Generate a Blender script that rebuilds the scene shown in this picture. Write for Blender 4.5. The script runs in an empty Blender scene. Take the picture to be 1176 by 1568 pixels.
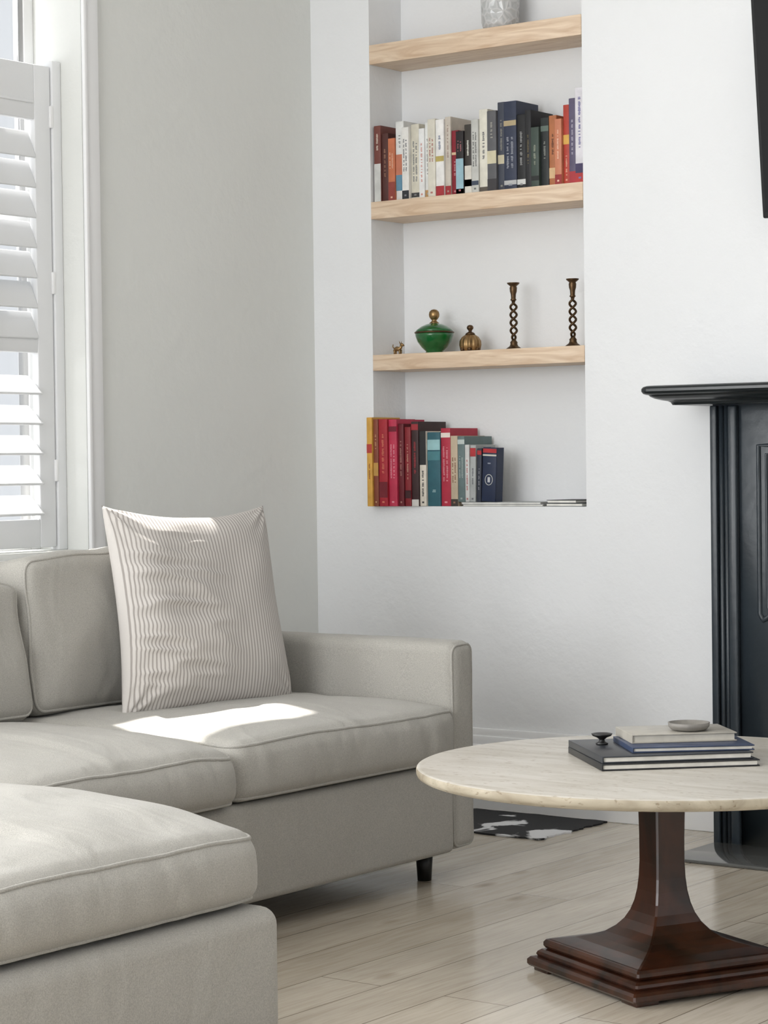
import bpy, bmesh, math, random
from mathutils import Vector, Matrix, noise
random.seed(7)
D = bpy.data

# ------------------------------------------------------------------ materials
def lin(c):
    return tuple((x/255/12.92 if x/255 <= .04045 else ((x/255+.055)/1.055)**2.4) for x in c)

def base_mat(name):
    m = D.materials.new(name); m.use_nodes = True
    nt = m.node_tree
    return m, nt, nt.nodes['Principled BSDF']

def mat(name, rgb, rough=.6, var=.06, vscale=6, stretch=(1, 1, 1), bump=0, bscale=150, metal=0, spec=.5, sheen=0, dist=.02, coat=0):
    m, nt, b = base_mat(name)
    c = lin(rgb)
    tc = nt.nodes.new('ShaderNodeTexCoord'); mp = nt.nodes.new('ShaderNodeMapping')
    mp.inputs['Scale'].default_value = stretch
    nt.links.new(tc.outputs['Object'], mp.inputs['Vector'])
    n = nt.nodes.new('ShaderNodeTexNoise'); n.inputs['Scale'].default_value = vscale; n.inputs['Detail'].default_value = 5
    nt.links.new(mp.outputs[0], n.inputs['Vector'])
    r = nt.nodes.new('ShaderNodeValToRGB')
    r.color_ramp.elements[0].position = .3; r.color_ramp.elements[1].position = .7
    r.color_ramp.elements[0].color = (*[x*(1-var) for x in c], 1)
    r.color_ramp.elements[1].color = (*[min(1, x*(1+var)) for x in c], 1)
    nt.links.new(n.outputs['Fac'], r.inputs['Fac']); nt.links.new(r.outputs['Color'], b.inputs['Base Color'])
    b.inputs['Roughness'].default_value = rough; b.inputs['Metallic'].default_value = metal
    b.inputs['Specular IOR Level'].default_value = spec
    if sheen: b.inputs['Sheen Weight'].default_value = sheen
    if coat:
        b.inputs['Coat Weight'].default_value = coat; b.inputs['Coat Roughness'].default_value = .15
    if bump:
        n2 = nt.nodes.new('ShaderNodeTexNoise'); n2.inputs['Scale'].default_value = bscale; n2.inputs['Detail'].default_value = 3
        nt.links.new(tc.outputs['Object'], n2.inputs['Vector'])
        bp = nt.nodes.new('ShaderNodeBump'); bp.inputs['Strength'].default_value = bump; bp.inputs['Distance'].default_value = dist
        nt.links.new(n2.outputs['Fac'], bp.inputs['Height']); nt.links.new(bp.outputs[0], b.inputs['Normal'])
    return m

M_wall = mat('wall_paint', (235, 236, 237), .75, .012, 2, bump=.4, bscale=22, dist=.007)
M_wallL_shade = mat('wall_paint_left_shade', (226, 227, 223), .8, .012, 2, bump=.4, bscale=22, dist=.007)  # wall paint greyed slightly: the window wall's shade put into its colour
M_ceil = mat('ceiling_paint', (240, 240, 240), .8, .01)
M_trim = mat('trim_paint', (241, 241, 241), .4, .01)
M_shut = mat('shutter_paint', (234, 235, 236), .45, .01)
M_black = mat('slate_black', (44, 51, 57), .34, .18, 5, bump=.06, bscale=30)
M_mantel = mat('mantel_black', (26, 31, 33), .3, .2, 5)
M_insert = mat('cast_iron', (16, 17, 18), .6, .2)
M_hearth = mat('hearth_slate', (92, 92, 90), .1, .2, 4)
M_tv = mat('tv_plastic', (14, 15, 18), .45, .1)
M_brass = mat('aged_brass', (150, 122, 84), .32, .35, 40, metal=.9)
M_dbrass = mat('dark_brass', (88, 68, 48), .33, .35, 60, metal=.85)
M_green = mat('green_glaze', (6, 92, 38), .12, .15, 20, coat=.6)
M_leg = mat('leg_black', (18, 18, 18), .4, .1)
M_bowl = mat('dish_stone', (128, 124, 118), .5, .12, 30)

def fabric(name, rgb, weave=420, wr=.22):
    m, nt, b = base_mat(name)
    c = lin(rgb)
    tc = nt.nodes.new('ShaderNodeTexCoord')
    n = nt.nodes.new('ShaderNodeTexNoise'); n.inputs['Scale'].default_value = weave; n.inputs['Detail'].default_value = 2
    nt.links.new(tc.outputs['Object'], n.inputs['Vector'])
    r = nt.nodes.new('ShaderNodeValToRGB')
    r.color_ramp.elements[0].position = .3; r.color_ramp.elements[1].position = .7
    r.color_ramp.elements[0].color = (*[x*.84 for x in c], 1); r.color_ramp.elements[1].color = (*[x*1.14 for x in c], 1)
    nt.links.new(n.outputs['Fac'], r.inputs['Fac']); nt.links.new(r.outputs['Color'], b.inputs['Base Color'])
    mp = nt.nodes.new('ShaderNodeMapping'); mp.inputs['Scale'].default_value = (1, 1.6, .8)
    nt.links.new(tc.outputs['Object'], mp.inputs['Vector'])
    n2 = nt.nodes.new('ShaderNodeTexNoise'); n2.inputs['Scale'].default_value = 4.5; n2.inputs['Detail'].default_value = 2; n2.inputs['Distortion'].default_value = .9
    nt.links.new(mp.outputs[0], n2.inputs['Vector'])
    b1 = nt.nodes.new('ShaderNodeBump'); b1.inputs['Strength'].default_value = wr; b1.inputs['Distance'].default_value = .05
    nt.links.new(n2.outputs['Fac'], b1.inputs['Height'])
    b2 = nt.nodes.new('ShaderNodeBump'); b2.inputs['Strength'].default_value = .35; b2.inputs['Distance'].default_value = .002
    nt.links.new(n.outputs['Fac'], b2.inputs['Height']); nt.links.new(b1.outputs[0], b2.inputs['Normal'])
    nt.links.new(b2.outputs[0], b.inputs['Normal'])
    b.inputs['Roughness'].default_value = .9; b.inputs['Specular IOR Level'].default_value = .15
    b.inputs['Sheen Weight'].default_value = .15
    return m
M_sofa = fabric('sofa_linen', (173, 170, 163))

def pillow_mat():
    m, nt, b = base_mat('pinstripe_linen')
    uv = nt.nodes.new('ShaderNodeTexCoord')
    sep = nt.nodes.new('ShaderNodeSeparateXYZ'); nt.links.new(uv.outputs['UV'], sep.inputs[0])
    mul = nt.nodes.new('ShaderNodeMath'); mul.operation = 'MULTIPLY'; mul.inputs[1].default_value = 52
    nt.links.new(sep.outputs[0], mul.inputs[0])
    fr = nt.nodes.new('ShaderNodeMath'); fr.operation = 'FRACT'; nt.links.new(mul.outputs[0], fr.inputs[0])
    r = nt.nodes.new('ShaderNodeValToRGB')
    e = r.color_ramp.elements
    e[0].position = .0; e[0].color = (*lin((206, 201, 196)), 1)
    e[1].position = .50; e[1].color = (*lin((204, 199, 194)), 1)
    a = e.new(.62); a.color = (*lin((160, 154, 149)), 1)
    a = e.new(.86); a.color = (*lin((160, 154, 149)), 1)
    a = e.new(1.0); a.color = (*lin((206, 201, 196)), 1)
    nt.links.new(fr.outputs[0], r.inputs['Fac']); nt.links.new(r.outputs['Color'], b.inputs['Base Color'])
    n = nt.nodes.new('ShaderNodeTexNoise'); n.inputs['Scale'].default_value = 400
    nt.links.new(uv.outputs['Object'], n.inputs['Vector'])
    b2 = nt.nodes.new('ShaderNodeBump'); b2.inputs['Strength'].default_value = .3; b2.inputs['Distance'].default_value = .002
    nt.links.new(n.outputs['Fac'], b2.inputs['Height']); nt.links.new(b2.outputs[0], b.inputs['Normal'])
    b.inputs['Roughness'].default_value = .9; b.inputs['Specular IOR Level'].default_value = .15
    return m
M_pillow = pillow_mat()

def wood(name, c0, c1, rough=.4, scale=6, stretch=(1, 12, 12), coat=0, ring=True):
    m, nt, b = base_mat(name)
    tc = nt.nodes.new('ShaderNodeTexCoord'); mp = nt.nodes.new('ShaderNodeMapping'); mp.inputs['Scale'].default_value = stretch
    nt.links.new(tc.outputs['Object'], mp.inputs['Vector'])
    n = nt.nodes.new('ShaderNodeTexNoise'); n.inputs['Scale'].default_value = scale; n.inputs['Detail'].default_value = 6; n.inputs['Distortion'].default_value = 1.2
    nt.links.new(mp.outputs[0], n.inputs['Vector'])
    r = nt.nodes.new('ShaderNodeValToRGB'); e = r.color_ramp.elements
    e[0].position = .3; e[0].color = (*lin(c0), 1); e[1].position = .68; e[1].color = (*lin(c1), 1)
    nt.links.new(n.outputs['Fac'], r.inputs['Fac']); nt.links.new(r.outputs['Color'], b.inputs['Base Color'])
    b.inputs['Roughness'].default_value = rough
    if coat:
        b.inputs['Coat Weight'].default_value = coat; b.inputs['Coat Roughness'].default_value = .12
    return m
M_oak = wood('shelf_oak', (206, 176, 146), (236, 215, 190), .5, 5, (1, 9, 9))
M_mahog = wood('table_mahogany', (15, 8, 5), (70, 36, 20), .28, 3, (3, 3, 1), coat=.2)

def floor_mat():
    m, nt, b = base_mat('whitewashed_boards')
    L = nt.links.new
    tc = nt.nodes.new('ShaderNodeTexCoord')
    mp = nt.nodes.new('ShaderNodeMapping'); mp.inputs['Rotation'].default_value = (0, 0, math.pi/2)
    L(tc.outputs['Object'], mp.inputs['Vector'])
    br = nt.nodes.new('ShaderNodeTexBrick'); br.inputs['Scale'].default_value = 1
    br.inputs['Brick Width'].default_value = 2.2; br.inputs['Row Height'].default_value = .175
    br.inputs['Mortar Size'].default_value = .0018; br.inputs['Mortar Smooth'].default_value = .3
    br.inputs['Color1'].default_value = (*lin((221, 212, 197)), 1); br.inputs['Color2'].default_value = (*lin((201, 190, 173)), 1)
    br.inputs['Mortar'].default_value = (*lin((132, 121, 106)), 1)
    L(mp.outputs[0], br.inputs['Vector'])
    mp2 = nt.nodes.new('ShaderNodeMapping'); mp2.inputs['Scale'].default_value = (16, 1.1, 1)
    L(tc.outputs['Object'], mp2.inputs['Vector'])
    n = nt.nodes.new('ShaderNodeTexNoise'); n.inputs['Scale'].default_value = 3.2; n.inputs['Detail'].default_value = 8; n.inputs['Distortion'].default_value = 1.4
    L(mp2.outputs[0], n.inputs['Vector'])
    r = nt.nodes.new('ShaderNodeValToRGB'); e = r.color_ramp.elements
    e[0].position = .30; e[0].color = (.70, .66, .60, 1); e[1].position = .6; e[1].color = (1, 1, 1, 1)
    L(n.outputs['Fac'], r.inputs['Fac'])
    mx = nt.nodes.new('ShaderNodeMix'); mx.data_type = 'RGBA'; mx.blend_type = 'MULTIPLY'; mx.inputs['Factor'].default_value = .5
    L(br.outputs['Color'], mx.inputs['A']); L(r.outputs['Color'], mx.inputs['B'])
    n4 = nt.nodes.new('ShaderNodeTexNoise'); n4.inputs['Scale'].default_value = 2.2; n4.inputs['Detail'].default_value = 4
    mp4 = nt.nodes.new('ShaderNodeMapping'); mp4.inputs['Scale'].default_value = (3, 1, 1)
    L(tc.outputs['Object'], mp4.inputs['Vector']); L(mp4.outputs[0], n4.inputs['Vector'])
    r4 = nt.nodes.new('ShaderNodeValToRGB'); e = r4.color_ramp.elements
    e[0].position = .35; e[0].color = (.86, .85, .84, 1); e[1].position = .62; e[1].color = (1, 1, 1, 1)
    L(n4.outputs['Fac'], r4.inputs['Fac'])
    mx4 = nt.nodes.new('ShaderNodeMix'); mx4.data_type = 'RGBA'; mx4.blend_type = 'MULTIPLY'; mx4.inputs['Factor'].default_value = .8
    L(mx.outputs['Result'], mx4.inputs['A']); L(r4.outputs['Color'], mx4.inputs['B'])
    mp3 = nt.nodes.new('ShaderNodeMapping'); mp3.inputs['Scale'].default_value = (6.0, 2.8, 1)
    L(tc.outputs['Object'], mp3.inputs['Vector'])
    v = nt.nodes.new('ShaderNodeTexVoronoi'); v.inputs['Scale'].default_value = 1.0
    L(mp3.outputs[0], v.inputs['Vector'])
    r2 = nt.nodes.new('ShaderNodeValToRGB'); e = r2.color_ramp.elements
    e[0].position = .03; e[0].color = (.48, .40, .32, 1); e[1].position = .17; e[1].color = (1, 1, 1, 1)
    L(v.outputs['Distance'], r2.inputs['Fac'])
    mx2 = nt.nodes.new('ShaderNodeMix'); mx2.data_type = 'RGBA'; mx2.blend_type = 'MULTIPLY'; mx2.inputs['Factor'].default_value = .8
    L(mx4.outputs['Result'], mx2.inputs['A']); L(r2.outputs['Color'], mx2.inputs['B'])
    L(mx2.outputs['Result'], b.inputs['Base Color'])
    rr = nt.nodes.new('ShaderNodeMapRange'); rr.inputs['To Min'].default_value = .10; rr.inputs['To Max'].default_value = .26
    L(n4.outputs['Fac'], rr.inputs['Value']); L(rr.outputs[0], b.inputs['Roughness'])
    bp = nt.nodes.new('ShaderNodeBump'); bp.inputs['Strength'].default_value = .08; bp.inputs['Distance'].default_value = .004
    L(n.outputs['Fac'], bp.inputs['Height']); L(bp.outputs[0], b.inputs['Normal'])
    return m
M_floor = floor_mat()

def travertine(name, c0, c1, rough=.35, bs=.12):
    m, nt, b = base_mat(name)
    tc = nt.nodes.new('ShaderNodeTexCoord'); mp = nt.nodes.new('ShaderNodeMapping')
    mp.inputs['Rotation'].default_value = (0, 0, .6); mp.inputs['Scale'].default_value = (1, 5, 5)
    nt.links.new(tc.outputs['Object'], mp.inputs['Vector'])
    n = nt.nodes.new('ShaderNodeTexNoise'); n.inputs['Scale'].default_value = 4; n.inputs['Detail'].default_value = 8; n.inputs['Distortion'].default_value = .7
    nt.links.new(mp.outputs[0], n.inputs['Vector'])
    r = nt.nodes.new('ShaderNodeValToRGB'); e = r.color_ramp.elements
    e[0].position = .3; e[0].color = (*lin(c0), 1); e[1].position = .65; e[1].color = (*lin(c1), 1)
    nt.links.new(n.outputs['Fac'], r.inputs['Fac'])
    mp2 = nt.nodes.new('ShaderNodeMapping'); mp2.inputs['Rotation'].default_value = (0, 0, .6); mp2.inputs['Scale'].default_value = (1, 2.2, 2.2)
    nt.links.new(tc.outputs['Object'], mp2.inputs['Vector'])
    v = nt.nodes.new('ShaderNodeTexNoise'); v.inputs['Scale'].default_value = 45; v.inputs['Detail'].default_value = 2
    nt.links.new(mp2.outputs[0], v.inputs['Vector'])
    r2 = nt.nodes.new('ShaderNodeValToRGB'); e = r2.color_ramp.elements
    e[0].position = .28; e[0].color = (.62, .56, .48, 1); e[1].position = .38; e[1].color = (1, 1, 1, 1)
    nt.links.new(v.outputs['Fac'], r2.inputs['Fac'])
    mx = nt.nodes.new('ShaderNodeMix'); mx.data_type = 'RGBA'; mx.blend_type = 'MULTIPLY'; mx.inputs['Factor'].default_value = .8
    nt.links.new(r.outputs['Color'], mx.inputs['A']); nt.links.new(r2.outputs['Color'], mx.inputs['B'])
    nt.links.new(mx.outputs['Result'], b.inputs['Base Color'])
    b.inputs['Roughness'].default_value = rough
    bp = nt.nodes.new('ShaderNodeBump'); bp.inputs['Strength'].default_value = bs; bp.inputs['Distance'].default_value = .003
    nt.links.new(r2.outputs['Color'], bp.inputs['Height']); nt.links.new(bp.outputs[0], b.inputs['Normal'])
    return m
M_trav = travertine('travertine', (180, 173, 160), (204, 199, 190), .36, .15)
M_travE = travertine('travertine_edge', (140, 128, 108), (188, 178, 158), .65, .6)

def hide_mat():
    m, nt, b = base_mat('cowhide')
    tc = nt.nodes.new('ShaderNodeTexCoord')
    n = nt.nodes.new('ShaderNodeTexNoise'); n.inputs['Scale'].default_value = 5.5; n.inputs['Detail'].default_value = 5; n.inputs['Distortion'].default_value = .5
    nt.links.new(tc.outputs['Object'], n.inputs['Vector'])
    r = nt.nodes.new('ShaderNodeValToRGB'); e = r.color_ramp.elements
    e[0].position = .56; e[0].color = (.012, .012, .014, 1); e[1].position = .6; e[1].color = (.75, .75, .76, 1)
    nt.links.new(n.outputs['Fac'], r.inputs['Fac']); nt.links.new(r.outputs['Color'], b.inputs['Base Color'])
    b.inputs['Roughness'].default_value = .8
    return m
M_hide = hide_mat()

def glass_mat(name, transp, col=(1, 1, 1), rough=.05):
    m = D.materials.new(name); m.use_nodes = True; nt = m.node_tree; nt.nodes.clear()
    o = nt.nodes.new('ShaderNodeOutputMaterial'); mix = nt.nodes.new('ShaderNodeMixShader')
    t = nt.nodes.new('ShaderNodeBsdfTransparent'); g = nt.nodes.new('ShaderNodeBsdfGlossy')
    g.inputs['Roughness'].default_value = rough; t.inputs['Color'].default_value = (*col, 1)
    mix.inputs[0].default_value = 1-transp
    nt.links.new(t.outputs[0], mix.inputs[1]); nt.links.new(g.outputs[0], mix.inputs[2]); nt.links.new(mix.outputs[0], o.inputs[0])
    return m
M_pane = glass_mat('window_pane', .95)
def crystal():
    m, nt, b = base_mat('cut_crystal')
    b.inputs['Roughness'].default_value = .12
    b.inputs['Transmission Weight'].default_value = .4
    tc = nt.nodes.new('ShaderNodeTexCoord'); v = nt.nodes.new('ShaderNodeTexVoronoi'); v.inputs['Scale'].default_value = 38
    v.feature = 'DISTANCE_TO_EDGE'
    nt.links.new(tc.outputs['Object'], v.inputs['Vector'])
    r = nt.nodes.new('ShaderNodeValToRGB'); e = r.color_ramp.elements
    e[0].position = .0; e[0].color = (.95, .95, .95, 1); e[1].position = .16; e[1].color = (.76, .77, .77, 1)
    nt.links.new(v.outputs['Distance'], r.inputs['Fac']); nt.links.new(r.outputs['Color'], b.inputs['Base Color'])
    bp = nt.nodes.new('ShaderNodeBump'); bp.inputs['Strength'].default_value = .7; bp.inputs['Distance'].default_value = .01; bp.invert = True
    nt.links.new(v.outputs['Distance'], bp.inputs['Height']); nt.links.new(bp.outputs[0], b.inputs['Normal'])
    return m
M_crystal = crystal()

_pc = {}
def paper(rgb, rough=.5):
    k = (tuple(rgb), rough)
    if k not in _pc:
        _pc[k] = mat('cover_%02x%02x%02x' % tuple(rgb), rgb, rough, .10, 30)
    return _pc[k]

# ------------------------------------------------------------------ mesh builder
class MB:
    def __init__(s):
        s.bm = bmesh.new(); s.mats = []; s.uv = None
    def mi(s, m):
        if m not in s.mats: s.mats.append(m)
        return s.mats.index(m)
    def box(s, lo, hi, m, bev=0, M=None, seg=2):
        t = bmesh.new()
        bmesh.ops.create_cube(t, size=1)
        for v in t.verts:
            v.co = Vector([lo[i] + (v.co[i]+.5)*(hi[i]-lo[i]) for i in range(3)])
        if bev:
            bmesh.ops.bevel(t, geom=t.edges[:], offset=bev, segments=seg, affect='EDGES', profile=.5)
        if M is not None: t.transform(M)
        s._merge(t, m, bev > 0)
    def _merge(s, t, m, smooth=True):
        idx = s.mi(m); mp = {}
        for v in t.verts: mp[v] = s.bm.verts.new(v.co)
        for f in t.faces:
            try:
                nf = s.bm.faces.new([mp[v] for v in f.verts]); nf.material_index = idx; nf.smooth = smooth
            except ValueError: pass
        t.free()
    def lathe(s, prof, c, m, seg=40, M=None, mod=None):
        t = bmesh.new(); rings = []
        for (r, z) in prof:
            ring = []
            for i in range(seg):
                a = 2*math.pi*i/seg; rr = r*(mod(a, z) if mod else 1)
                ring.append(t.verts.new((rr*math.cos(a), rr*math.sin(a), z)))
            rings.append(ring)
        for a, b in zip(rings, rings[1:]):
            for i in range(seg):
                t.faces.new([a[i], a[(i+1) % seg], b[(i+1) % seg], b[i]])
        t.faces.new(rings[0][::-1]); t.faces.new(rings[-1])
        bmesh.ops.recalc_face_normals(t, faces=t.faces[:])
        if M is not None: t.transform(M)
        t.transform(Matrix.Translation(c)); s._merge(t, m)
    def loft(s, loops, m, smooth=False, cap=True):
        t = bmesh.new(); R = [[t.verts.new(p) for p in L] for L in loops]; n = len(R[0])
        for a, b in zip(R, R[1:]):
            for i in range(n): t.faces.new([a[i], a[(i+1) % n], b[(i+1) % n], b[i]])
        if cap: t.faces.new(R[0][::-1]); t.faces.new(R[-1])
        bmesh.ops.recalc_face_normals(t, faces=t.faces[:]); s._merge(t, m, smooth)
    def tube(s, path, r, m, closed=False, seg=8):
        t = bmesh.new(); n = len(path); rings = []; prev = None
        for i, p in enumerate(path):
            if closed: tan = (path[(i+1) % n]-path[i-1])
            else: tan = path[min(i+1, n-1)]-path[max(i-1, 0)]
            tan = tan.normalized()
            if prev is None:
                up = Vector((0, 0, 1)) if abs(tan.z) < .9 else Vector((1, 0, 0))
                a = tan.cross(up).normalized()
            else:
                a = (prev - tan*prev.dot(tan)).normalized()
            prev = a; b = tan.cross(a)
            rr = r[i] if isinstance(r, (list, tuple)) else r
            rings.append([t.verts.new(p + rr*(a*math.cos(2*math.pi*k/seg)+b*math.sin(2*math.pi*k/seg))) for k in range(seg)])
        pairs = list(zip(rings, rings[1:])) + ([(rings[-1], rings[0])] if closed else [])
        for A, B in pairs:
            for k in range(seg): t.faces.new([A[k], A[(k+1) % seg], B[(k+1) % seg], B[k]])
        if not closed:
            t.faces.new(rings[0][::-1]); t.faces.new(rings[-1])
        bmesh.ops.recalc_face_normals(t, faces=t.faces[:]); s._merge(t, m)
    def rbox(s, lo, hi, r, m, deform=None, step=.035, k=4):
        t = bmesh.new(); ax = []
        for i in range(3):
            a = [lo[i]+r*j/k for j in range(k)]
            L = hi[i]-lo[i]-2*r; n = max(1, int(L/step))
            a += [lo[i]+r+L*j/n for j in range(n+1)]
            a += [hi[i]-r+r*(j+1)/k for j in range(k)]
            ax.append(a)
        V = {}
        lo = Vector(lo); hi = Vector(hi)
        def vert(i, j, l):
            key = (i, j, l)
            if key not in V:
                p = Vector((ax[0][i], ax[1][j], ax[2][l]))
                q = Vector([min(max(p[d], lo[d]+r), hi[d]-r) for d in range(3)])
                d = p-q
                if d.length > 1e-9: p = q + d.normalized()*r
                if deform: p = deform(p)
                V[key] = t.verts.new(p)
            return V[key]
        n0, n1, n2 = [len(a)-1 for a in ax]
        for i in range(n0):
            for j in range(n1):
                for l in (0, n2): t.faces.new([vert(i, j, l), vert(i+1, j, l), vert(i+1, j+1, l), vert(i, j+1, l)])
        for i in range(n0):
            for l in range(n2):
                for j in (0, n1): t.faces.new([vert(i, j, l), vert(i+1, j, l), vert(i+1, j, l+1), vert(i, j, l+1)])
        for j in range(n1):
            for l in range(n2):
                for i in (0, n0): t.faces.new([vert(i, j, l), vert(i, j+1, l), vert(i, j+1, l+1), vert(i, j, l+1)])
        bmesh.ops.recalc_face_normals(t, faces=t.faces[:]); s._merge(t, m)
    def welt(s, lo, hi, r, ax, side, m, deform=None, rad=.0045):
        o = [i for i in range(3) if i != ax]; k = r*.7071
        c = (hi[ax]-r+k) if side > 0 else (lo[ax]+r-k)
        pts = []
        A0, A1 = lo[o[0]]+r, hi[o[0]]-r; B0, B1 = lo[o[1]]+r, hi[o[1]]-r
        def edge(a, b):
            n = max(2, int((Vector(b)-Vector(a)).length/.02))
            return [(a[0]+(b[0]-a[0])*i/n, a[1]+(b[1]-a[1])*i/n) for i in range(n)]
        def arc(cx, cy, a0):
            return [(cx+k*math.cos(a0+math.pi/2*i/4), cy+k*math.sin(a0+math.pi/2*i/4)) for i in range(4)]
        P = edge((A1+k, B0), (A1+k, B1)) + arc(A1, B1, 0) + edge((A1, B1+k), (A0, B1+k)) + arc(A0, B1, math.pi/2) \
            + edge((A0-k, B1), (A0-k, B0)) + arc(A0, B0, math.pi) + edge((A0, B0-k), (A1, B0-k)) + arc(A1, B0, 1.5*math.pi)
        for (a, b) in P:
            v = [0, 0, 0]; v[o[0]] = a; v[o[1]] = b; v[ax] = c; v = Vector(v)
            pts.append(deform(v) if deform else v)
        s.tube(pts, rad, m, closed=True, seg=8)
    def build(s, name, parent=None):
        bmesh.ops.remove_doubles(s.bm, verts=s.bm.verts[:], dist=1e-6)
        co = [v.co for v in s.bm.verts]
        lo = Vector([min(c[i] for c in co) for i in range(3)]); hi = Vector([max(c[i] for c in co) for i in range(3)])
        c = (lo+hi)/2
        s.bm.transform(Matrix.Translation(-c))
        me = D.meshes.new(name); s.bm.to_mesh(me); s.bm.free()
        for m in s.mats: me.materials.append(m)
        o = D.objects.new(name, me); bpy.context.scene.collection.objects.link(o)
        if parent: o.parent = parent; o.location = c - parent.location
        else: o.location = c
        return o

def empty(name, loc):
    e = D.objects.new(name, None); e.location = loc; e.empty_display_size = .2
    bpy.context.scene.collection.objects.link(e); return e

# ------------------------------------------------------------------ room shell
XL, YB, H = -5.09, 6.47, 3.7
XR = 3.4
b = MB(); b.box((-5.39, -3, -.1), (XR, 6.9, 0), M_floor); b.build('floor')
b = MB(); b.box((-5.39, -3, H), (XR, 6.9, H+.1), M_ceil); b.build('ceiling')
NX0, NX1, NZ0, NZ1, NYB = -4.828, -3.95, 1.042, 3.25, 6.664
b = MB()
b.box((-5.39, YB, 0), (NX0, 6.9, H), M_wall); b.box((NX1, YB, 0), (XR, 6.9, H), M_wall)
b.box((NX0, YB, 0), (NX1, 6.9, NZ0), M_wall); b.box((NX0, YB, NZ1), (NX1, 6.9, H), M_wall)
b.box((NX0, NYB, NZ0), (NX1, 6.9, NZ1), M_wall); b.build('wall_back')
W1 = (4.62, 5.285); W2 = (1.2, 3.0); WZ = (.93, 3.45)
b = MB()
for y0, y1 in ((-3, W2[0]), (W2[1], W1[0]), (W1[1], YB)): b.box((-5.39, y0, 0), (XL, y1, H), M_wallL_shade)
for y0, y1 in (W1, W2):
    b.box((-5.39, y0, 0), (XL, y1, WZ[0]), M_wallL_shade); b.box((-5.39, y0, WZ[1]), (XL, y1, H), M_wallL_shade)
b.build('wall_left')
b = MB(); b.box((XR-.1, -3, 0), (XR, YB, H), M_wall); b.build('wall_right')

def skirt(name, p0, p1, nrm):
    b = MB(); t = .02
    p0 = Vector(p0); p1 = Vector(p1); n = Vector(nrm)
    def bx(z0, z1, th):
        a = p0; c = p1 + n*th
        lo = (min(a.x, c.x), min(a.y, c.y), z0); hi = (max(a.x, c.x), max(a.y, c.y), z1)
        b.box(lo, hi, M_trim, .003)
    bx(0, .225, .022); bx(.222, .255, .016); bx(.252, .28, .010)
    b.build(name)
skirt('baseboard_back', (-5.06, YB, 0), (-3.38, YB, 0), (0, -1, 0))
skirt('baseboard_left', (XL, -3, 0), (XL, YB, 0), (1, 0, 0))

def window(name, Y, shutters):
    e = empty(name, ((XL-.2), (Y[0]+Y[1])/2, WZ[0]))
    y0, y1 = Y; z0, z1 = WZ
    b = MB()
    for a, c in ((y0-.062, y0), (y1, y1+.062)):
        b.box((XL+.0005, a, z0-.02), (XL+.018, c, z1+.062), M_trim, .003)
    b.box((XL+.0005, y0, z1), (XL+.018, y1, z1+.062), M_trim, .003)
    b.box((XL+.0005, y0-.09, z0-.05), (XL+.05, y1+.09, z0-.02), M_trim, .006)
    for a in (y0-.004, y1-.012): b.box((XL+.012, a, z0), (XL+.026, a+.016, z1), M_trim, .004)
    b.build('casing', e)
    b = MB()
    X0, X1 = -5.35, -5.30
    for a, c in ((y0, y0+.045), (y1-.045, y1)): b.box((X0, a, z0), (X1, c, z1), M_trim, .004)
    for a, c in ((z0, z0+.08), (z1-.05, z1), (1.98, 2.03)): b.box((X0, y0+.045, a), (X1, y1-.045, c), M_trim, .004)
    b.box((X0+.02, y0+.04, z0+.07), (X0+.024, y1-.04, z1-.04), M_pane)
    b.build('sash', e)
    if not shutters: return
    b = MB()
    xs = -5.20; top = 2.475
    b.box((xs-.02, y1-.04, z0), (xs+.02, y1-.001, top+.02), M_shut, .003)
    b.box((xs-.02, y0+.001, z0), (xs+.02, y0+.04, top+.02), M_shut, .003)
    b.build('shutter_frame', e)
    b = MB()
    a1 = y1-.045; a0 = y0+.045
    for s0, s1 in ((a0, a0+.07), (a1-.07, a1)): b.box((xs-.014, s0, z0+.01), (xs+.014, s1, top), M_shut, .003)
    for r0, r1 in ((z0+.01, z0+.1), (2.30, top), (1.56, 1.62)): b.box((xs-.013, a0+.07, r0), (xs+.013, a1-.07, r1), M_shut, .003)
    b.box((xs-.016, a0+.075, 2.35), (xs+.017, a1-.075, 2.36), M_shut, .002)
    z = z0+.145
    while z < 2.28:
        if abs(z-1.59) > .045:
            ang = math.radians(68 if z > 1.62 else 40)
            M = Matrix.Translation((xs, 0, z)) @ Matrix.Rotation(ang, 4, 'Y')
            b.box((-.047, a0+.072, -.0045), (.047, a1-.072, .0045), M_shut, .004, M)
        z += .0955
    ym = (a0+a1)/2-.02
    b.box((xs+.042, ym-.005, z0+.15), (xs+.052, ym+.005, 2.26), M_shut, .003)
    for hz in (1.15, 1.75, 2.28):
        b.box((xs+.012, a1-.006, hz), (xs+.022, a1+.006, hz+.07), M_trim, .002)
    b.build('shutter_panel', e)
window('window_1', W1, True)
window('window_2', W2, False)

# ------------------------------------------------------------------ shelves
for zt, th in ((2.672, .068), (2.119, .061), (1.578, .056)):
    b = MB(); b.box((NX0+.001, YB-.002, zt-th), (NX1-.001, NYB-.001, zt), M_oak, .0015); b.build('wall_shelf')

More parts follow.
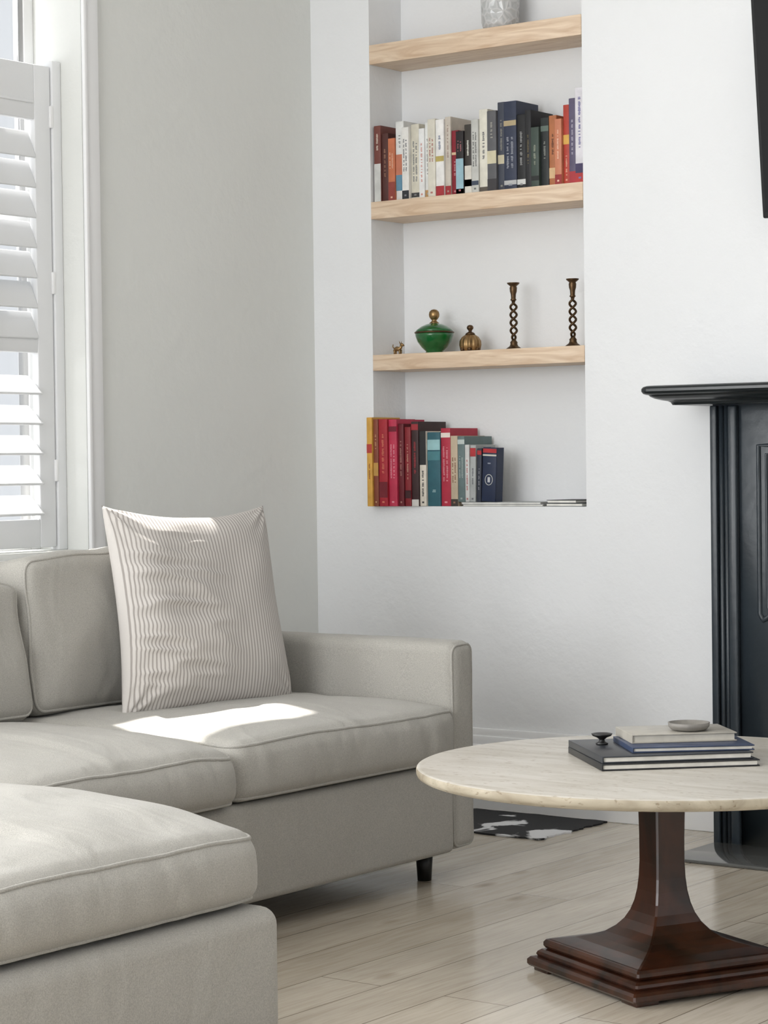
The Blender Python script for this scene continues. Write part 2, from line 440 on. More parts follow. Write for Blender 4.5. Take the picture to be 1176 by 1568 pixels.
# ------------------------------------------------------------------ books
def mixc(a, b_, t): return tuple(int(a[i]*(1-t)+b_[i]*t) for i in range(3))
def mute(c, t=.12):
    g = sum(c)/3; return tuple(int(x*(1-t)+g*t) for x in c)
def book(b, x0, x1, z, h, yf, dep, col, bands=(), tilt=0, marks=None, pages=(228, 222, 208)):
    t = .0022; col = mute(col); m = paper(col); M = None
    if tilt:
        M = Matrix.Translation((x1, 0, z)) @ Matrix.Rotation(tilt, 4, 'Y') @ Matrix.Translation((-x1, 0, -z))
    x0 += .0004; x1 -= .0004
    b.box((x0, yf, z), (x1, yf+.006, z+h), m, .002, M)
    b.box((x0, yf+.005, z), (x0+t, yf+dep, z+h), m, 0, M)
    b.box((x1-t, yf+.005, z), (x1, yf+dep, z+h), m, 0, M)
    b.box((x0+t, yf+.006, z+.003), (x1-t, yf+dep-.004, z+h-.004), paper(pages, .9), 0, M)
    under = col
    for (f0, f1, c) in bands:
        c = mute(c)
        b.box((x0+.0005, yf-.0006, z+h*f0), (x1-.0005, yf+.001, z+h*f1), paper(c), 0, M)
        if marks and f1-f0 > .3: under = c
    if marks:
        f0, f1, c = marks; w = x1-x0
        kind = random.random(); f0 += random.uniform(0, .12); f1 -= random.uniform(0, .12)
        ink = paper(mixc(under, c, .62))
        cols = [(.36, .64)] if w < .028 or kind < .5 else [(.22, .40), (.56, .76)]
        for (g0, g1) in cols:
            zz = z+h*f0
            while zz < z+h*f1-.003:
                l = random.uniform(.0022, .0042)
                j0 = random.uniform(0, .25)*(g1-g0); j1 = random.uniform(0, .25)*(g1-g0)
                b.box((x0+w*(g0+j0), yf-.0010, zz), (x0+w*(g1-j1), yf+.001, zz+l), ink, 0, M)
                zz += l+random.choice((.0012, .0012, .0016, .007))
        if kind > .35:
            zz = z+h*.04
            b.box((x0+w*.36, yf-.0011, zz), (x1-w*.36, yf+.001, zz+.006), ink, 0, M)
K = .878/324
def X2(px): return NX0 + (px-568)*K + .006
bk = [
 (568, 579, 187, (120, 62, 52), [(0, .5, (205, 205, 200))], (.6, .9, (225, 200, 180))),
 (579, 590, 199, (84, 42, 36), [], (.3, .8, (190, 150, 120))),
 (590, 601, 207, (206, 112, 72), [(0, .3, (150, 60, 50))], (.4, .85, (240, 220, 200))),
 (601, 614, 181, (226, 226, 222), [(.12, .32, (92, 140, 168)), (.32, .58, (206, 120, 90))], (.62, .92, (90, 90, 90))),
 (614, 625, 191, (232, 230, 224), [(.0, .12, (40, 44, 50))], (.3, .85, (60, 60, 70))),
 (625, 638, 186, (214, 208, 190), [(.02, .08, (60, 60, 60))], (.2, .8, (70, 74, 84))),
 (638, 647, 193, (236, 236, 234), [], (.2, .8, (190, 90, 70))),
 (647, 655, 184, (236, 236, 232), [(.0, .1, (200, 150, 90))], (.3, .9, (120, 120, 120))),
 (655, 667, 180, (222, 216, 200), [], (.4, .85, (150, 60, 50))),
 (667, 680, 181, (238, 236, 232), [(0, .13, (178, 42, 50)), (.45, .52, (190, 170, 90))], (.55, .9, (80, 90, 120))),
 (680, 689, 177, (206, 196, 182), [(0, .12, (176, 40, 48))], (.4, .9, (150, 120, 110))),
 (689, 699, 198, (150, 28, 44), [(.62, .66, (220, 190, 150))], (.2, .55, (230, 200, 200))),
 (699, 711, 200, (36, 30, 32), [(0, .56, (150, 188, 202)), (0, .08, (120, 40, 40))], (.62, .9, (170, 50, 50))),
 (711, 722, 190, (60, 54, 50), [(0, .4, (222, 218, 206)), (.1, .2, (90, 120, 110))], (.5, .85, (230, 230, 220))),
 (722, 733, 183, (198, 198, 192), [(.1, .16, (60, 70, 90))], (.3, .85, (60, 60, 60))),
 (733, 746, 168, (228, 224, 208), [(0, .06, (90, 80, 70))], (.3, .85, (50, 50, 60))),
 (746, 760, 171, (94, 94, 98), [(.34, .50, (214, 204, 170)), (0, .15, (60, 56, 60))], (.55, .9, (200, 196, 180))),
 (760, 771, 158, (66, 70, 84), [(.3, .4, (200, 190, 160))], (.45, .9, (176, 170, 150))),
 (771, 790, 158, (46, 54, 78), [(.72, .78, (180, 160, 120)), (.05, .1, (180, 180, 180))], (.2, .65, (206, 206, 206))),
 (790, 803, 178, (24, 24, 28), [(.05, .12, (210, 210, 206))], (.3, .85, (220, 220, 216))),
 (803, 812, 172, (30, 30, 34), [], (.2, .8, (160, 140, 90))),
 (812, 824, 198, (62, 76, 68), [(.1, .18, (30, 34, 34))], (.3, .8, (190, 190, 170))),
 (824, 836, 184, (34, 40, 40), [(.8, .88, (92, 110, 100))], (.3, .7, (180, 180, 170))),
 (836, 847, 181, (186, 110, 66), [(.1, .25, (220, 180, 130))], (.35, .85, (60, 30, 20))),
 (847, 857, 187, (210, 128, 92), [(0, .15, (160, 40, 40))], (.3, .85, (250, 230, 210))),
 (857, 866, 166, (190, 60, 44), [(.5, .62, (225, 170, 70))], (.1, .45, (240, 220, 190))),
 (866, 876, 157, (92, 84, 112), [(0, .14, (180, 40, 50))], (.25, .85, (220, 216, 226))),
 (876, 889, 142, (222, 218, 224), [(0, .1, (186, 44, 44)), (.1, .2, (60, 50, 90))], (.3, .95, (52, 48, 120)))]
b = MB()
for i, (a, c, top, col, bands, mk) in enumerate(bk):
    base = 306 - (a-568)*(26/324)
    h = (base-top)*.00226
    yf = YB + .008 + random.uniform(0, .016)
    book(b, X2(a), X2(c), 2.1195, h, yf, .14, col, bands, 0, mk)
b.build('shelf_books')

lk = [
 (557, 567, 637, (222, 164, 62), [(.6, .7, (190, 60, 50))], (.2, .55, (120, 60, 40)), 0),
 (567, 576, 640, (140, 70, 48), [(.35, .5, (200, 150, 70))], (.55, .9, (230, 200, 150)), 0),
 (576, 592, 640, (176, 30, 44), [(.1, .28, (120, 20, 34))], (.35, .9, (232, 160, 120)), 0),
 (592, 607, 641, (200, 44, 76), [(.86, .92, (120, 20, 40))], (.3, .8, (240, 200, 200)), 0),
 (607, 617, 648, (110, 26, 36), [], (.3, .85, (210, 180, 160)), 0),
 (617, 628, 653, (140, 32, 40), [(.1, .2, (60, 20, 24))], (.3, .8, (220, 200, 170)), 0),
 (628, 641, 645, (58, 34, 36), [(.0, .08, (200, 196, 190)), (.9, .97, (170, 40, 50))], (.3, .8, (220, 60, 70)), 0),
 (641, 653, 660, (222, 212, 196), [(.55, 1, (40, 40, 42))], (.1, .5, (60, 60, 60)), 0),
 (653, 675, 662, (44, 98, 112), [(.76, .90, (150, 196, 200)), (.62, .74, (70, 130, 140))], (.15, .3, (190, 210, 206)), 0),
 (675, 690, 656, (186, 36, 62), [(.88, .94, (235, 220, 210))], (.2, .8, (240, 200, 200)), 0),
 (690, 701, 668, (196, 176, 148), [(.0, .1, (60, 50, 44))], (.3, .8, (110, 60, 40)), 0),
 (701, 712, 669, (98, 118, 118), [(.88, .95, (190, 200, 196))], (.3, .8, (200, 206, 200)), 0),
 (712, 719, 682, (206, 206, 202), [], (.2, .8, (160, 40, 40)), .0),
 (719, 728, 683, (170, 174, 172), [(.8, .95, (186, 40, 46))], (.2, .7, (70, 70, 80)), .02),
 (729, 736, 688, (44, 50, 66), [(.88, .96, (190, 40, 46))], (.2, .7, (200, 200, 200)), .03)]
pe = empty('shelf_books', (-4.55, 6.55, 1.0425))
b = MB()
def prot(px): return max(0, .056*(1-(px-557)/110))
def X3(px): return NX0 + (px+256*prot(px)-570)*K
for (a, c, top, col, bands, mk, tl) in lk:
    up = .0145 if a >= 700 else 0
    h = (776-top)*.00226-up
    book(b, X3(a), X3(c), 1.0425+up, h, YB+.006-prot(a)+random.uniform(0, .004), .17 if a < 715 else .12, col, bands, tl, mk)
# navy book with an emblem, leaning on the row
xa, xb, zb, hh = X3(737), X3(758), 1.057, .186
tl = .05; yf = YB+.006
book(b, xa, xb, zb, hh, yf, .045, (26, 40, 72), [(.90, .975, (190, 38, 44)), (.84, .87, (205, 200, 185))], tl, (.62, .80, (215, 215, 215)))
Mt = Matrix.Translation((xb, 0, zb)) @ Matrix.Rotation(tl, 4, 'Y') @ Matrix.Translation((-xb, 0, -zb))
cx = (xa+xb)/2
P = [Mt @ Vector((cx+.015*math.cos(t), yf-.0005, zb+.075+.018*math.sin(t))) for t in [2*math.pi*i/24 for i in range(24)]]
b.tube(P, .0012, paper((205, 205, 200)), closed=True, seg=6)
b.box((cx-.005, yf-.001, zb+.066), (cx+.005, yf+.001, zb+.084), paper((190, 192, 196)), 0, Mt)
b.build('book_row', pe)
b = MB()
for i, (x0, x1, z0, z1, col, rot) in enumerate([(-4.45, -4.12, 1.0425, 1.0495, (150, 150, 148), 0), (-4.455, -4.13, 1.0497, 1.0565, (176, 178, 178), .0),
        (-4.11, -3.965, 1.0425, 1.053, (90, 94, 94), 0), (-4.105, -3.985, 1.0533, 1.064, (38, 40, 42), -.04)]):
    M = Matrix.Translation(((x0+x1)/2, 6.545, 0)) @ Matrix.Rotation(rot, 4, 'Z')
    w = (x1-x0)/2
    b.box((-w, -.075, z0), (w, .085, z0+.0018), paper(col), 0, M)
    b.box((-w, -.075, z1-.0018), (w, .085, z1), paper(col), 0, M)
    b.box((-w+.003, -.074, z0+.0015), (w-.003, .083, z1-.0015), paper((235, 233, 226)), 0, M)
b.build('flat_magazines', pe)

# ------------------------------------------------------------------ shelf ornaments
ZS = 1.578
def at(x, y, z): return Vector((x, y, z))
e = empty('green_lidded_bowl', (-4.62, 6.555, ZS))
b = MB(); b.lathe([(.028, 0), (.032, .004), (.030, .008), (.045, .022), (.060, .042), (.067, .062), (.068, .070), (.064, .072)], at(-4.62, 6.555, ZS), M_green, 48); b.build('bowl', e)
b = MB(); b.lathe([(.069, .0715), (.071, .074), (.069, .077)], at(-4.62, 6.555, ZS), M_dbrass, 48); b.build('rim', e)
b = MB(); b.lathe([(.068, .077), (.060, .086), (.046, .096), (.030, .103), (.014, .107), (.010, .108)], at(-4.62, 6.555, ZS), M_green, 48); b.build('lid', e)
b = MB(); b.lathe([(.018, .107), (.012, .112), (.008, .117), (.013, .122), (.018, .130), (.019, .138), (.017, .147), (.010, .154), (.002, .156)], at(-4.62, 6.555, ZS), M_brass, 24); b.build('finial', e)
b = MB()
rib = lambda a, z: 1+.05*math.cos(12*a)
b.lathe([(.026, 0), (.034, .008), (.037, .024), (.036, .038), (.028, .052), (.016, .060), (.013, .062)], at(-4.464, 6.55, ZS), M_brass, 72, mod=rib)
b.lathe([(.018, .0605), (.014, .066), (.006, .070), (.006, .074), (.011, .080), (.012, .086), (.008, .092), (.001, .094)], at(-4.464, 6.55, ZS), M_dbrass, 24)
for k in range(6):
    a = k*math.pi/3; b.lathe([(.007, 0), (.009, .01), (.005, .018), (.001, .02)], at(-4.464+.030*math.cos(a), 6.55+.030*math.sin(a), ZS), M_dbrass, 10)
b.build('brass_lidded_pot')
b = MB(); c = at(-4.762, 6.53, ZS)
b.tube([c+Vector((-.014, 0, .020)), c+Vector((-.004, 0, .022)), c+Vector((.008, 0, .021)), c+Vector((.014, 0, .026)), c+Vector((.016, 0, .036))], [.006, .009, .008, .005, .005], M_brass)
b.tube([c+Vector((.014, 0, .037)), c+Vector((.021, 0, .035)), c+Vector((.027, 0, .032))], [.006, .005, .003], M_brass)
for dx in (-.012, .010):
    for dy in (-.005, .005): b.tube([c+Vector((dx, dy, .018)), c+Vector((dx+.001, dy, .009)), c+Vector((dx, dy, .0))], [.004, .003, .003], M_brass, seg=6)
b.tube([c+Vector((-.015, 0, .022)), c+Vector((-.022, 0, .030)), c+Vector((-.020, 0, .038))], [.002, .002, .0015], M_brass, seg=6)
for dy in (-.004, .004): b.tube([c+Vector((.013, dy, .040)), c+Vector((.011, dy*1.6, .048))], [.002, .0008], M_brass, seg=6)
b.build('brass_deer_figurine')
def candlestick(x, y):
    b = MB(); c = at(x, y, ZS)
    b.lathe([(.026, 0), (.027, .004), (.022, .008), (.015, .013), (.012, .020), (.013, .026), (.008, .032), (.007, .036)], c, M_dbrass, 32)
    for ph in (0, math.pi):
        path = []
        for i in range(81):
            t = i/80; a = ph+t*2*math.pi*2.5; r = .0105*min(1, 5*t+.3, 5*(1-t)+.3)
            path.append(c+Vector((r*math.cos(a), r*math.sin(a), .034+.135*t)))
        b.tube(path, .0042, M_dbrass, seg=8)
    b.lathe([(.007, .167), (.011, .171), (.008, .176), (.009, .190), (.012, .200), (.013, .212), (.011, .218), (.021, .226), (.022, .230), (.008, .230), (.007, .215)], c, M_dbrass, 32)
    b.build('barley_twist_candlestick')
candlestick(-4.283, 6.55); candlestick(-4.045, 6.55)
b = MB()
b.lathe([(.048, 0), (.058, .006), (.064, .03), (.067, .10), (.068, .18), (.064, .18), (.060, .10), (.055, .02), (.02, .014)], at(-4.33, 6.56, 2.672), M_crystal, 48, mod=lambda a, z: 1+.015*math.cos(16*a+60*z))
b.build('cut_glass_vase')

# ------------------------------------------------------------------ television
e = empty('television', (-2.62, 6.42, 1.946))
T = Matrix.Translation((.012, 6.40, 1.94)) @ Matrix.Rotation(math.radians(6), 4, 'X')
b = MB(); b.box((-3.25, -.04, 0), (-2.0, 0, .70), M_tv, .006, T); b.build('panel', e)
b = MB(); b.box((-3.238, -.0415, .02), (-2.012, -.039, .688), mat('tv_screen', (6, 7, 9), .5, .05, spec=.2), 0, T); b.build('screen', e)
b = MB(); b.box((-2.8, 6.40, 2.15), (-2.45, 6.469, 2.4), M_tv, .004); b.build('wall_mount', e)

# ------------------------------------------------------------------ fireplace
e = empty('fireplace_surround', (-2.6, 6.3, 0))
FX0, FX1 = -3.37, -1.83
b = MB()
YF = 6.27
for s in (0, 1):
    def mx(x): return x if s == 0 else FX0+FX1-x
    def bx(x0, x1, y0, y1, z0, z1, bev=.003):
        a, c = sorted((mx(x0), mx(x1))); b.box((a, y0, z0), (c, y1, z1), M_black, bev)
    bx(FX0, -2.95, YF, YB-.001, 0, 1.375)
    bx(FX0, FX0+.022, YF-.018, YF, .0, 1.36)
    bx(FX0+.062, FX0+.092, YF-.022, YF, .0, 1.36, .006)
    for xx, rr in ((.032, .008), (.050, .008)):
        b.tube([Vector((mx(FX0+xx), YF-.002, z)) for z in (.0, .5, 1.36)], rr, M_black, seg=12)
    x0, x1 = FX0+.158, FX0+.37
    for off, rad in ((0, .008), (.026, .005)):
        a0, a1 = x0+off, x1-off; m_ = (a0+a1)/2; zt = 1.235-off; zb = .70+off*.8
        P = []
        key = [(a0, zt), (a0, zb+.02), (a0+.012, zb), (a0+.03, zb+.012), (m_-.02, zb+.15), (m_, zb+.17), (m_+.02, zb+.15), (a1-.03, zb+.012), (a1-.012, zb), (a1, zb+.02), (a1, zt)]
        for (p, q) in zip(key, key[1:]+key[:1]):
            for i in range(4): P.append(Vector((mx(p[0]+(q[0]-p[0])*i/4), YF, p[1]+(q[1]-p[1])*i/4)))
        b.tube(P, rad, M_black, closed=True, seg=8)
b.box((-2.95, YF, .98), (-2.25, YB-.001, 1.375), M_black, .003)
b.build('surround_body', e)
b = MB()
loops = []
for ins, z in ((.030, 1.424), (.012, 1.4235), (.004, 1.420), (0, 1.414), (0, 1.406), (.004, 1.399), (.010, 1.396), (.016, 1.395), (.020, 1.390), (.030, 1.384), (.046, 1.379), (.060, 1.376), (.066, 1.372), (.070, 1.364)):
    xa, xb, ya, yb = -3.545+ins, -1.655-ins, 6.115+ins, 6.468
    L = [Vector((xa, yb, z))]; rc = .03
    for i in range(6):
        t = math.pi+i/5*math.pi/2; L.append(Vector((xa+rc+rc*math.cos(t), ya+rc+rc*math.sin(t), z)))
    for i in range(6):
        t = 1.5*math.pi+i/5*math.pi/2; L.append(Vector((xb-rc+rc*math.cos(t), ya+rc+rc*math.sin(t), z)))
    L.append(Vector((xb, yb, z))); loops.append(L)
b.loft(loops, M_mantel, smooth=False)
b.build('mantel_shelf', e)
b = MB(); b.box((-2.949, 6.36, 0), (-2.251, 6.46, .979), M_insert, .004)
for i in range(7): b.box((-2.86+i*.085, 6.33, .08), (-2.845+i*.085, 6.35, .30), M_insert, .003)
b.box((-2.9, 6.325, .06), (-2.3, 6.355, .08), M_insert, .003); b.box((-2.9, 6.325, .30), (-2.3, 6.355, .32), M_insert, .003)
for x in (-2.9, -2.32): b.box((x, 6.33, 0), (x+.02, 6.35, .32), M_insert, .003)
b.build('grate', e)
b = MB(); b.box((-3.36, 5.92, 0.0005), (-1.7, 6.24, .010), M_hearth, .003); b.build('hearth_slab')

# ------------------------------------------------------------------ hide rug
b = MB()
def edge_noise(t): return .018*noise.noise(Vector((t*9, 3.1, 0)))
x0, x1, y0, y1 = -4.95, -3.86, 6.02, 6.435
pts = []
for (p, q) in (((x0, y0), (x1, y0)), ((x1, y0), (x1, y1)), ((x1, y1), (x0, y1)), ((x0, y1), (x0, y0))):
    for i in range(24):
        t = i/24; x = p[0]+(q[0]-p[0])*t; y = p[1]+(q[1]-p[1])*t
        pts.append((x+edge_noise(y*3+x), min(y+edge_noise(x*2), 6.44)))
b.loft([[Vector((x, y, .0005)) for x, y in pts], [Vector((x, y, .006)) for x, y in pts]], M_hide)
b.build('cowhide_rug')

# ------------------------------------------------------------------ sofa
sofa = empty('sectional_sofa', (-3.9, 3.9, 0))
def seat_def(lo, hi, crown, seed, front=.014, sag=0, gather=.004, bow=.012):
    lo = Vector(lo); hi = Vector(hi)
    def f(p):
        a = 2*(p.x-lo.x)/(hi.x-lo.x)-1; c = 2*(p.y-lo.y)/(hi.y-lo.y)-1; z = (p.z-lo.z)/(hi.z-lo.z)
        q = p.copy()
        w = max(0, (1-abs(a)**2.6))*max(0, (1-abs(c)**2.6))
        q.z += crown*(w**.8)*max(0, z)
        q.z += bow*(1-abs(a)**5)*z*(1 if c > 0 else .5)
        q.z -= sag*z*(abs(a*c)**3)
        m = max(0, 1-abs(2*z-1)**2)
        if a > 0:
            q.x += front*m*a**8*(1-abs(c)**6)
            q.x -= .020*(abs(c)**9)*a**6
            # the top front edge meanders a little, like a used cushion
            q.z += noise.noise(Vector((p.y*3.5, seed*3, 1)))*.010*z*a**4
        if c > 0: q.y += .003*m*c**8
        n = noise.noise(p*4.5+Vector((seed, 0, 0)))*.010 + noise.noise(p*11+Vector((seed, 9, 0)))*.0036
        q.z += n*z
        if a > .9:
            g = noise.noise(Vector((p.y*26+p.z*8, p.z*4, seed)))
            mk = .4+.6*max(0, noise.noise(Vector((p.y*2.4, seed, 2)))*2)
            q.x += g*gather*3.2*mk*(m+.25)
        return q
    return f
BT = .342
b = MB(); b.rbox((-4.62, 3.40, .085), (-3.68, 5.298, BT), .02, M_sofa, step=.1); b.build('base', sofa)
b = MB(); b.rbox((-4.62, 2.44, .085), (-2.765, 3.396, BT+.004), .036, M_sofa, step=.1)
b.build('chaise_base', sofa)
def arm_def(y0, y1):
    def f(p):
        q = p.copy(); q.z += .005*noise.noise(p*6); q.y += .003*noise.noise(p*7)
        if p.z > .6: q.z -= .006*((p.x+4.2)/.6)**2*(p.x > -4.2)
        return q
    return f
for nm, y0, y1 in (('arm_far', 5.302, 5.418), ('arm_near', 2.32, 2.436)):
    lo = (-4.80, y0, .085); hi = (-3.688, y1, .685)
    b = MB(); b.rbox(lo, hi, .034, M_sofa, arm_def(y0, y1), step=.05)
    b.welt(lo, hi, .034, 0, 1, M_sofa, arm_def(y0, y1), .004)
    b.build(nm, sofa)
b = MB(); b.rbox((-4.80, 2.44, .085), (-4.624, 5.298, .70), .03, M_sofa, step=.08); b.build('back_frame', sofa)
for nm, lo, hi, cr, sd, sag, fr, bow in (('seat_cushion', (-4.615, 4.322, .346), (-3.656, 5.296, .505), .022, 1, .010, .016, .006),
                       ('seat_cushion', (-4.615, 3.400, .346), (-3.635, 4.314, .488), .045, 5, .018, .022, .016),
                       ('chaise_cushion', (-4.615, 2.442, .350), (-2.796, 3.388, .494), .042, 9, .012, .024, .030)):
    f = seat_def(lo, hi, cr, sd, fr, sag=sag, bow=bow)
    b = MB(); b.rbox(lo, hi, .042, M_sofa, f, step=.017, k=5)
    b.welt(lo, hi, .042, 2, 1, M_sofa, f, .0046); b.welt(lo, hi, .042, 2, -1, M_sofa, f, .0046)
    b.build(nm, sofa)
def back_def(lo, hi, lean, puff, seed, droop=0):
    lo = Vector(lo); hi = Vector(hi)
    piv = Vector((hi.x, 0, lo.z)); R = Matrix.Rotation(-lean, 3, 'Y')
    def f(p):
        a = (p.x-lo.x)/(hi.x-lo.x); c = 2*(p.y-lo.y)/(hi.y-lo.y)-1; z = 2*(p.z-lo.z)/(hi.z-lo.z)-1
        q = p.copy(); w = max(0, 1-abs(c)**2.5)*max(0, 1-abs(z)**2.5)
        q.x += puff*w*a - .3*puff*w*(1-a)
        if z > 0: q.z += (.012*(1-c*c) + noise.noise(p*6+Vector((seed, 0, 0)))*.014)*z
        if z > 0 and droop: q.z -= droop*z*z*(c > 0)*c**3
        q.x += noise.noise(p*6+Vector((seed, 4, 0)))*.022*a
        q.y += noise.noise(p*5+Vector((seed, 4, 7)))*.010
        return R @ (q-piv)+piv
    return f
for lo, hi, lean, puff, sd, dr in (((-4.56, 4.352, .522), (-4.40, 5.283, .957), math.radians(5), .035, 2, 0),
                           ((-4.57, 3.41, .522), (-4.37, 4.335, .93), math.radians(10), .05, 6, .05),
                           ((-4.57, 2.46, .522), (-4.37, 3.39, .93), math.radians(9), .05, 8, 0)):
    f = back_def(lo, hi, lean, puff, sd, dr)
    b = MB(); b.rbox(lo, hi, .042, M_sofa, f, step=.025)
    b.welt(lo, hi, .042, 0, 1, M_sofa, f, .0046)
    b.build('back_cushion', sofa)
b = MB()
for x, y in ((-3.776, 5.276), (-4.70, 5.30), (-4.70, 2.40), (-2.9, 2.54), (-2.9, 3.29)):
    b.lathe([(.020, 0), (.026, .086)], at(x, y, 0), M_leg, 24)
b.build('legs', sofa)

# ------------------------------------------------------------------ throw pillow
def pillow():
    N = 110; hw, hh, T = .312, .297, .085
    al = math.radians(8); L = math.radians(13)
    w = Vector((math.sin(al), math.cos(al), 0)); n0 = Vector((math.cos(al), -math.sin(al), 0))
    up = (Vector((0, 0, 1))*math.cos(L) - n0*math.sin(L)); nn = n0*math.cos(L)+Vector((0, 0, 1))*math.sin(L)
    org = Vector((-4.205, 4.856, .509))
    bm = bmesh.new(); uvl = bm.loops.layers.uv.new('UVMap')
    V = {}
    for side in (1, -1):
        for i in range(N+1):
            for j in range(N+1):
                u = -1+2*i/N; v = -1+2*j/N
                edge = i in (0, N) or j in (0, N)
                if edge and side == -1: V[(i, j, -1)] = V[(i, j, 1)]; continue
                x = hw*u*(1-.075*(1-v*v)*abs(u)**2)*(1-.035*(v+1)/2) + .022*(v+1)/2
                dip = .15 if v > 0 else .03
                z = hh*v*(1-dip*(1-u*u)*abs(v)**2)
                if v < 0 and u < 0: x -= .016*v*v*u*u; z -= .006*v*v*u*u
                if v > 0 and u > 0: z -= .014*v*u
                th = T*max(0, (1-abs(u)**2.4)*(1-abs(v)**2.4))**.42
                d = 0
                if not edge:
                    mask = max(0, 1-((u+.50)**2/.8+(v+.12)**2/.9)); k = min(1, 5*(1-abs(u)), 5*(1-abs(v)))
                    r = 1-abs(noise.noise(Vector((u*1.3+3, v*8.5+u*1.5, 1.3))))*2.8
                    d += .012*max(-.6, r)*mask*k
                    r2 = noise.noise(Vector((u*1.6+8+v, v*2.0-u*1.2, 7.3)))
                    d += .010*r2*k
                    for cu, cv in ((-1, 1), (1, 1), (-1, -1), (1, -1)):
                        rr = math.hypot(u-cu, v-cv); ang = math.atan2(v-cv, u-cu)
                        d += .005*math.cos(ang*12)*math.exp(-(rr/.35)**2)*min(1, rr*6)
                p = org + w*x + up*(z+hh) + nn*(side*th*(1 if side > 0 else .8) + (d if side == 1 else 0))
                V[(i, j, side)] = bm.verts.new(p)
        for i in range(N):
            for j in range(N):
                vs = [V[(i, j, side)], V[(i+1, j, side)], V[(i+1, j+1, side)], V[(i, j+1, side)]]
                ij = [(i, j), (i+1, j), (i+1, j+1), (i, j+1)]
                try: f = bm.faces.new(vs)
                except ValueError: continue
                f.smooth = True
                for lp, (a, c) in zip(f.loops, ij): lp[uvl].uv = (a/N, c/N)
    bmesh.ops.recalc_face_normals(bm, faces=bm.faces[:])
    c = org+up*hh; bm.transform(Matrix.Translation(-c))
    me = D.meshes.new('striped_throw_pillow'); bm.to_mesh(me); bm.free(); me.materials.append(M_pillow)
    o = D.objects.new('striped_throw_pillow', me); o.location = c; bpy.context.scene.collection.objects.link(o)
pillow()

# ------------------------------------------------------------------ pedestal table
TC = Vector((-2.603, 4.58, 0))
e = empty('round_pedestal_coffee_table', TC)
b = MB()
b.lathe([(.0, .4685), (.550, .4685), (.557, .471)], TC, M_travE, 160)
b.lathe([(.557, .471), (.563, .475), (.565, .480), (.565, .490), (.5635, .4935)], TC, M_travE, 160)
b.lathe([(.5635, .4935), (.560, .4955), (.556, .496), (0.0005, .496)], TC, M_trav, 160)
b.build('tabletop', e)
b = MB()
A0 = math.radians(-71.5)
def sq(R, z, ch_=.004):
    P = []
    for k in range(4):
        a = A0+k*math.pi/2
        c = Vector((math.cos(a), math.sin(a), 0))*R
        dirp = (Vector((math.cos(a-math.pi/2), math.sin(a-math.pi/2), 0))*R-c).normalized()
        dirn = (Vector((math.cos(a+math.pi/2), math.sin(a+math.pi/2), 0))*R-c).normalized()
        P += [TC+c+dirp*ch_+Vector((0, 0, z)), TC+c+dirn*ch_+Vector((0, 0, z))]
    return P
prof = [(.10, .468), (.10, .457), (.059, .454), (.057, .40), (.055, .33), (.055, .27), (.057, .235), (.061, .205), (.068, .178), (.078, .155), (.092, .135), (.112, .117), (.138, .102), (.17, .092), (.21, .084), (.25, .079), (.272, .076)]
b.loft([sq(R, z) for R, z in prof[::-1]], M_mahog)
b.loft([sq(R, z) for R, z in [(.262, .052), (.280, .054), (.286, .060), (.286, .068), (.280, .074), (.262, .077)]], M_mahog)
b.loft([sq(R, z) for R, z in [(.280, .034), (.300, .035), (.304, .040), (.300, .046), (.290, .051), (.270, .053)]], M_mahog)
b.loft([sq(R, z) for R, z in [(.300, .010), (.321, .011), (.326, .016), (.326, .026), (.318, .032), (.300, .0345)]], M_mahog)
for k in range(4):
    a = A0+k*math.pi/2; c = TC+Vector((math.cos(a), math.sin(a), 0))*.265
    Mx = Matrix.Translation(c) @ Matrix.Rotation(a+math.pi/4, 4, 'Z')
    b.box((-.03, -.03, 0), (.03, .03, .012), M_mahog, .002, Mx)
b.build('pedestal', e)

def tbook(corner, z0, z1, L, Wd, ang, cov, pages=(226, 222, 212)):
    b = MB(); M = Matrix.Translation((corner[0], corner[1], 0)) @ Matrix.Rotation(ang, 4, 'Z')
    t = .003; m = paper(cov, .35)
    b.box((0, 0, z0), (L, Wd, z0+t), m, .001, M); b.box((0, 0, z1-t), (L, Wd, z1), m, .001, M)
    b.box((0, 0, z0+.001), (.004, Wd, z1-.001), m, .001, M)
    b.box((.004, .005, z0+t), (L-.005, Wd-.005, z1-t), paper(pages, .9), 0, M)
    return b
bt = empty('coffee_table_books', (-2.6, 4.6, .496))
a45 = math.radians(45)
tbook((-2.649, 4.392), .4965, .512, .37, .33, a45, (28, 29, 32)).build('book_large', bt)
tbook((-2.652, 4.400), .5122, .528, .355, .32, a45+.01, (46, 49, 54)).build('book_large', bt)
tbook((-2.625, 4.488), .5283, .541, .285, .22, a45-.05, (50, 62, 88)).build('book_medium', bt)
tbook((-2.660, 4.545), .5413, .562, .25, .17, a45-.03, (168, 163, 153), (196, 191, 180)).build('book_small', bt)
b = MB(); b.lathe([(.030, 0), (.042, .003), (.048, .010), (.049, .019), (.045, .019), (.040, .009), (.001, .006)], at(-2.59, 4.69, .5622), M_bowl, 40); b.build('stone_dish')
b = MB(); c = at(-2.768, 4.592, .5285)
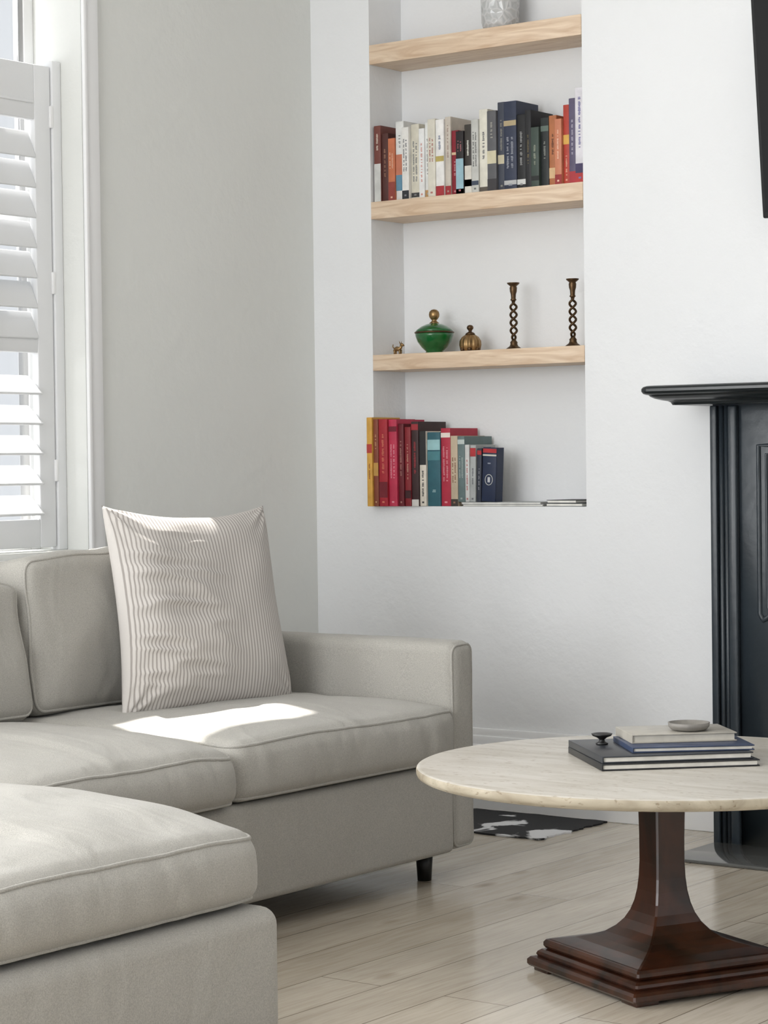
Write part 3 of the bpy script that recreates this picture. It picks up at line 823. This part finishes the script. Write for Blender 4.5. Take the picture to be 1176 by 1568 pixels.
b.lathe([(.014, 0), (.015, .002), (.008, .006), (.006, .011), (.012, .016), (.022, .020), (.025, .025), (.023, .0255), (.016, .023), (.001, .020)], c, M_leg, 32)
b.build('iron_incense_dish')

# ------------------------------------------------------------------ light
w = D.worlds.new('World'); bpy.context.scene.world = w; w.use_nodes = True
bg = w.node_tree.nodes['Background']; bg.inputs[0].default_value = (.91, .95, 1, 1); bg.inputs[1].default_value = .85
s = D.lights.new('Sun', 'SUN'); s.energy = 14; s.angle = math.radians(.6); s.color = (1, .97, .93)
so = D.objects.new('sun', s); bpy.context.scene.collection.objects.link(so)
so.rotation_euler = Vector((.454, -.125, -.84)).to_track_quat('-Z', 'Y').to_euler()
def area(name, loc, d, sx, sy, p, col):
    l = D.lights.new(name, 'AREA'); l.shape = 'RECTANGLE'; l.size = sx; l.size_y = sy; l.energy = p; l.color = col
    o = D.objects.new(name, l); o.location = loc; o.rotation_euler = Vector(d).to_track_quat('-Z', 'Z').to_euler()
    bpy.context.scene.collection.objects.link(o)
area('rear_fill', (-2.9, -2.4, 1.9), (-.05, 1, -.05), 3.2, 2.6, 192, (.97, .985, 1))  # added fill lamp behind the camera, brightens the back wall
area('window_fill', (-5.6, 2.1, 2.1), (1, .35, -.1), 1.8, 2.3, 235, (.98, .99, 1))  # added area lamp outside the unseen second window, stands in for its daylight

# ------------------------------------------------------------------ camera
psi = math.radians(36.5); th = math.radians(1.27); rho = .0125
fwd = Vector((-math.sin(psi)*math.cos(th), math.cos(psi)*math.cos(th), -math.sin(th)))
r0 = Vector((math.cos(psi), math.sin(psi), 0)); u0 = r0.cross(fwd)
up = u0*math.cos(rho)+r0*math.sin(rho); rt = fwd.cross(up)
cam = D.cameras.new('Camera'); co = D.objects.new('Camera', cam); bpy.context.scene.collection.objects.link(co)
Mx = Matrix((rt, up, -fwd)).transposed().to_4x4(); Mx.translation = Vector((0, 0, 1.2)); co.matrix_world = Mx
cam.sensor_fit = 'HORIZONTAL'; cam.sensor_width = 36; cam.lens = 3480/1176*36
bpy.context.scene.camera = co
bpy.context.scene.view_settings.view_transform = 'Standard'
bpy.context.scene.view_settings.exposure = 0
